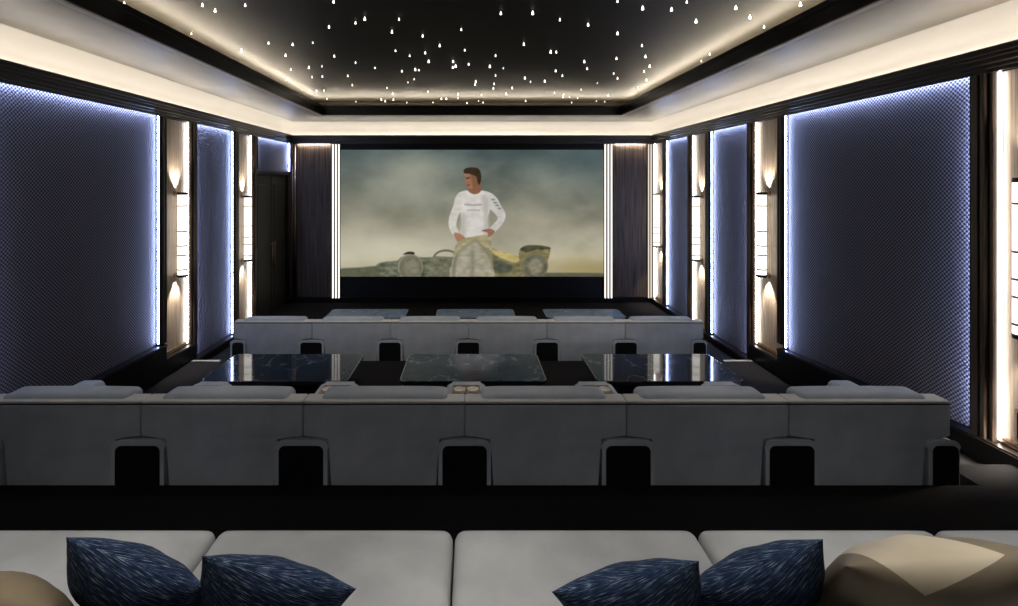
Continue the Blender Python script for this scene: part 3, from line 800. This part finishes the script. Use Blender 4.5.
def diamond_mat(name):
    m, nt, b = new_mat(name)
    tcn = node(nt, 'ShaderNodeTexCoord'); sp = node(nt, 'ShaderNodeSeparateXYZ'); nt.links.new(tcn.outputs['Object'], sp.inputs[0])
    def mth(op, a, b_=None):
        n = node(nt, 'ShaderNodeMath', operation=op)
        for i, q_ in enumerate((a, b_)):
            if q_ is None: continue
            if isinstance(q_, (int, float)): n.inputs[i].default_value = q_
            else: nt.links.new(q_, n.inputs[i])
        return n.outputs[0]
    # cream kite: point down, its wide end running over the top edge
    k = .29/.32
    def plane(cx_, cy_, cz_): return mth('ADD', mth('ADD', mth('MULTIPLY', sp.outputs[0], cx_), mth('MULTIPLY', sp.outputs[1], cy_)), mth('MULTIPLY', sp.outputs[2], cz_))
    la = mth('GREATER_THAN', plane(1, 1.2, .30), -.1015)
    lb = mth('LESS_THAN', plane(1, -2.5, -.98), -.1551)
    lc = mth('LESS_THAN', mth('ADD', sp.outputs[0], mth('MULTIPLY', sp.outputs[1], 1.5)), .165)
    lc = mth('MULTIPLY', lc, mth('LESS_THAN', sp.outputs[0], .16))
    inside = mth('MULTIPLY', mth('MULTIPLY', la, lb), lc)
    n2 = node(nt, 'ShaderNodeTexNoise', Scale=5, Detail=3); nt.links.new(tcn.outputs['Object'], n2.inputs['Vector'])
    r1 = ramp(nt, [(.3, srgb(112, 102, 84)), (.7, srgb(134, 122, 102))]); nt.links.new(n2.outputs[0], r1.inputs[0])
    r2 = ramp(nt, [(.3, srgb(186, 174, 150)), (.7, srgb(204, 190, 166))]); nt.links.new(n2.outputs[0], r2.inputs[0])
    mx = node(nt, 'ShaderNodeMix', data_type='RGBA'); nt.links.new(inside, mx.inputs[0]); nt.links.new(r1.outputs[0], mx.inputs[6]); nt.links.new(r2.outputs[0], mx.inputs[7])
    nt.links.new(mx.outputs[2], b.inputs['Base Color']); b.inputs['Roughness'].default_value = .75; b.inputs['Specular IOR Level'].default_value = .25
    MATS[name] = m
diamond_mat('colour_block')
fabric_mat('taupe_cloth', srgb(120, 106, 84), srgb(140, 125, 101))

g = 'blue scatter pillows on the near sofa'
D = math.radians
pillow('scatter_pillow', 'leftmost blue slubbed pillow, its corner pointing up before the first sofa seam', .23, .095, 'denim', g, at(66, 537, 1.57), D(30), D(31), D(-10))
pillow('scatter_pillow', 'blue slubbed pillow second from left, its corner lying over the sofa seam', .245, .09, 'denim', g, at(202, 556, 1.53), D(24), D(34), D(-4))
pillow('scatter_pillow', 'blue slubbed pillow right of centre, overlapped by another blue pillow', .235, .09, 'denim_turned', g, at(699, 561, 1.53), D(-22), D(33), D(4), -1)
pillow('scatter_pillow', 'rightmost blue slubbed pillow, its corner standing tall beside the beige pillow', .23, .095, 'denim_turned', g, at(823, 539, 1.57), D(-30), D(31), D(10), -1)
pillow('scatter_pillow', 'plain taupe pillow cut by the left edge of the picture', .22, .10, 'taupe_cloth', None, at(-96, 580, 1.45), D(15), D(35), D(-8))
pillow('scatter_pillow', 'large taupe and cream colour-block pillow at the right end of the near sofa', .29, .12, 'colour_block', None, at(846, 566, 1.46), D(-10), D(40), D(0))

# ------------------------------------------------------------------ star lights
A2 = [(82,74),(157,63),(183,50),(280,53),(260,87),(347,99),(36,119),(395,126),(456,82),(97,156),(270,142),(310,156),(354,147),(364,170),(466,140),(553,155),(433,171),(440,183),(432,188),(477,179),(537,184),(575,191),(25,187),(62,185),(157,175),(212,190),(288,199),(326,193),(336,196),(34,215),(63,213),(135,212),(148,238),(323,222),(305,231),(246,246),(262,262),(362,256),(26,255),(47,254),(68,253),(76,277),(497,227),(495,236),(553,211),(549,234),(547,247),(600,245),(583,262),(513,266),(447,263),(447,275),(568,35),(658,33),(735,54),(815,67),(898,2),(898,91),(969,19),(633,122),(709,143),(725,145),(804,171),(812,191),(895,162),(967,126),(977,156),(989,183),(973,199),(980,223),(956,246),(723,197),(742,211),(692,226),(636,217),(652,229),(887,205),(898,218),(841,233),(872,267),(795,251),(720,260),(745,265),(744,271),(762,272),(785,275),(768,287),(638,282),(640,290),(505,283),(518,287),(472,288),(230,278),(225,290),(241,283),(218,295),(258,290),(264,278),(158,285),(155,294),(285,291),(302,287),(330,290),(376,287),(388,290),(400,276),(414,276),(404,293),(838,284),(862,285),(95,3)]
A1 = [(372,8),(606,12),(644,28),(734,13),(573,99),(592,132),(804,126),(876,130),(723,147),(855,162),(871,205),(860,234)]
A3 = [(85,22),(126,4),(151,53),(258,17),(296,42),(432,8),(334,70),(188,143),(165,163)]
px = [(300+x/2.828, y/2.828) for x, y in A2]+[(x/2.994, y/2.994) for x, y in A1]+[(640+x/2.693, y/2.693) for x, y in A3]
bm = bmesh.new(); add_lathe(bm, [(0, 0), (.004, -.002), (.014, -.040), (.011, -.044), (0, -.045)], n=12)
star0 = None
H = TRAY-EYE
for X, Y in px:
    d = 500*(H-.02)/(182-Y-1); x = (X-472)/500*d
    if d > YT+PK-.06 or abs(x) > XT+PK-.06: continue
    if star0 is None:
        star0 = finish('star_light', bm, 'star_glow', None, True)
        tag(star0, 'tiny white star light set in the dark tray ceiling', 'ceiling light', 'star lights in the tray ceiling'); o = star0
    else:
        o = star0.copy(); COL.objects.link(o)
    o.location = (x, d, TRAY); k = .55+.45*random.random(); o.scale = (k, k, k)

# ------------------------------------------------------------------ added fill spots under the star ceiling, without fittings
def spot(x, y, e, size=70, tx=None, ty=None, col=(1, .95, .88)):
    L = bpy.data.lights.new('fill_spot', 'SPOT'); L.energy = e; L.color = col; L.spot_size = math.radians(size); L.spot_blend = .8; L.shadow_soft_size = .12
    o = bpy.data.objects.new('fill_spot', L); COL.objects.link(o); o.location = (x, y, TRAY-.06)
    d = Vector(((tx if tx is not None else x)-x, (ty if ty is not None else y)-y, -3.6)); o.rotation_euler = d.to_track_quat('-Z', 'Y').to_euler()
for x in (-2.4, -.8, .8, 2.4):
    spot(x, 1.0, 175, 54, ty=1.75, col=(1, .97, .93))        # near sofa
    spot(x, 4.6, 60, 55, ty=4.1)                             # middle row
    spot(x, 5.2, 130, 60, ty=7.2, col=(1, .95, .88))        # backs of the front row

for x in (-2.6, -.9, .9, 2.6):
    spot(x, 0.6, 45, 34, ty=3.5, col=(.86, .92, 1))           # added rear fill to brighten the backs of the middle row
# ------------------------------------------------------------------ world, camera, view
w = bpy.data.worlds.new('dim_room'); scene.world = w; w.use_nodes = True
w.node_tree.nodes['Background'].inputs[0].default_value = (0, 0, 0, 1); w.node_tree.nodes['Background'].inputs[1].default_value = 0
cam = bpy.data.cameras.new('camera'); co = bpy.data.objects.new('camera', cam); COL.objects.link(co)
co.location = (0, 0, EYE); co.rotation_euler = (PI/2, 0, 0)
cam.sensor_width = 36; cam.lens = 500/1018*36; cam.shift_x = (509-472)/1018; cam.shift_y = -(303-182)/1018; cam.clip_start = .02
scene.camera = co
vs = scene.view_settings; vs.view_transform = 'Standard'; vs.look = 'None'; vs.exposure = 0; vs.gamma = 1; vs.use_curve_mapping = False
try:
    scene.cycles.use_denoising = True; scene.cycles.sample_clamp_indirect = 6
except Exception: pass
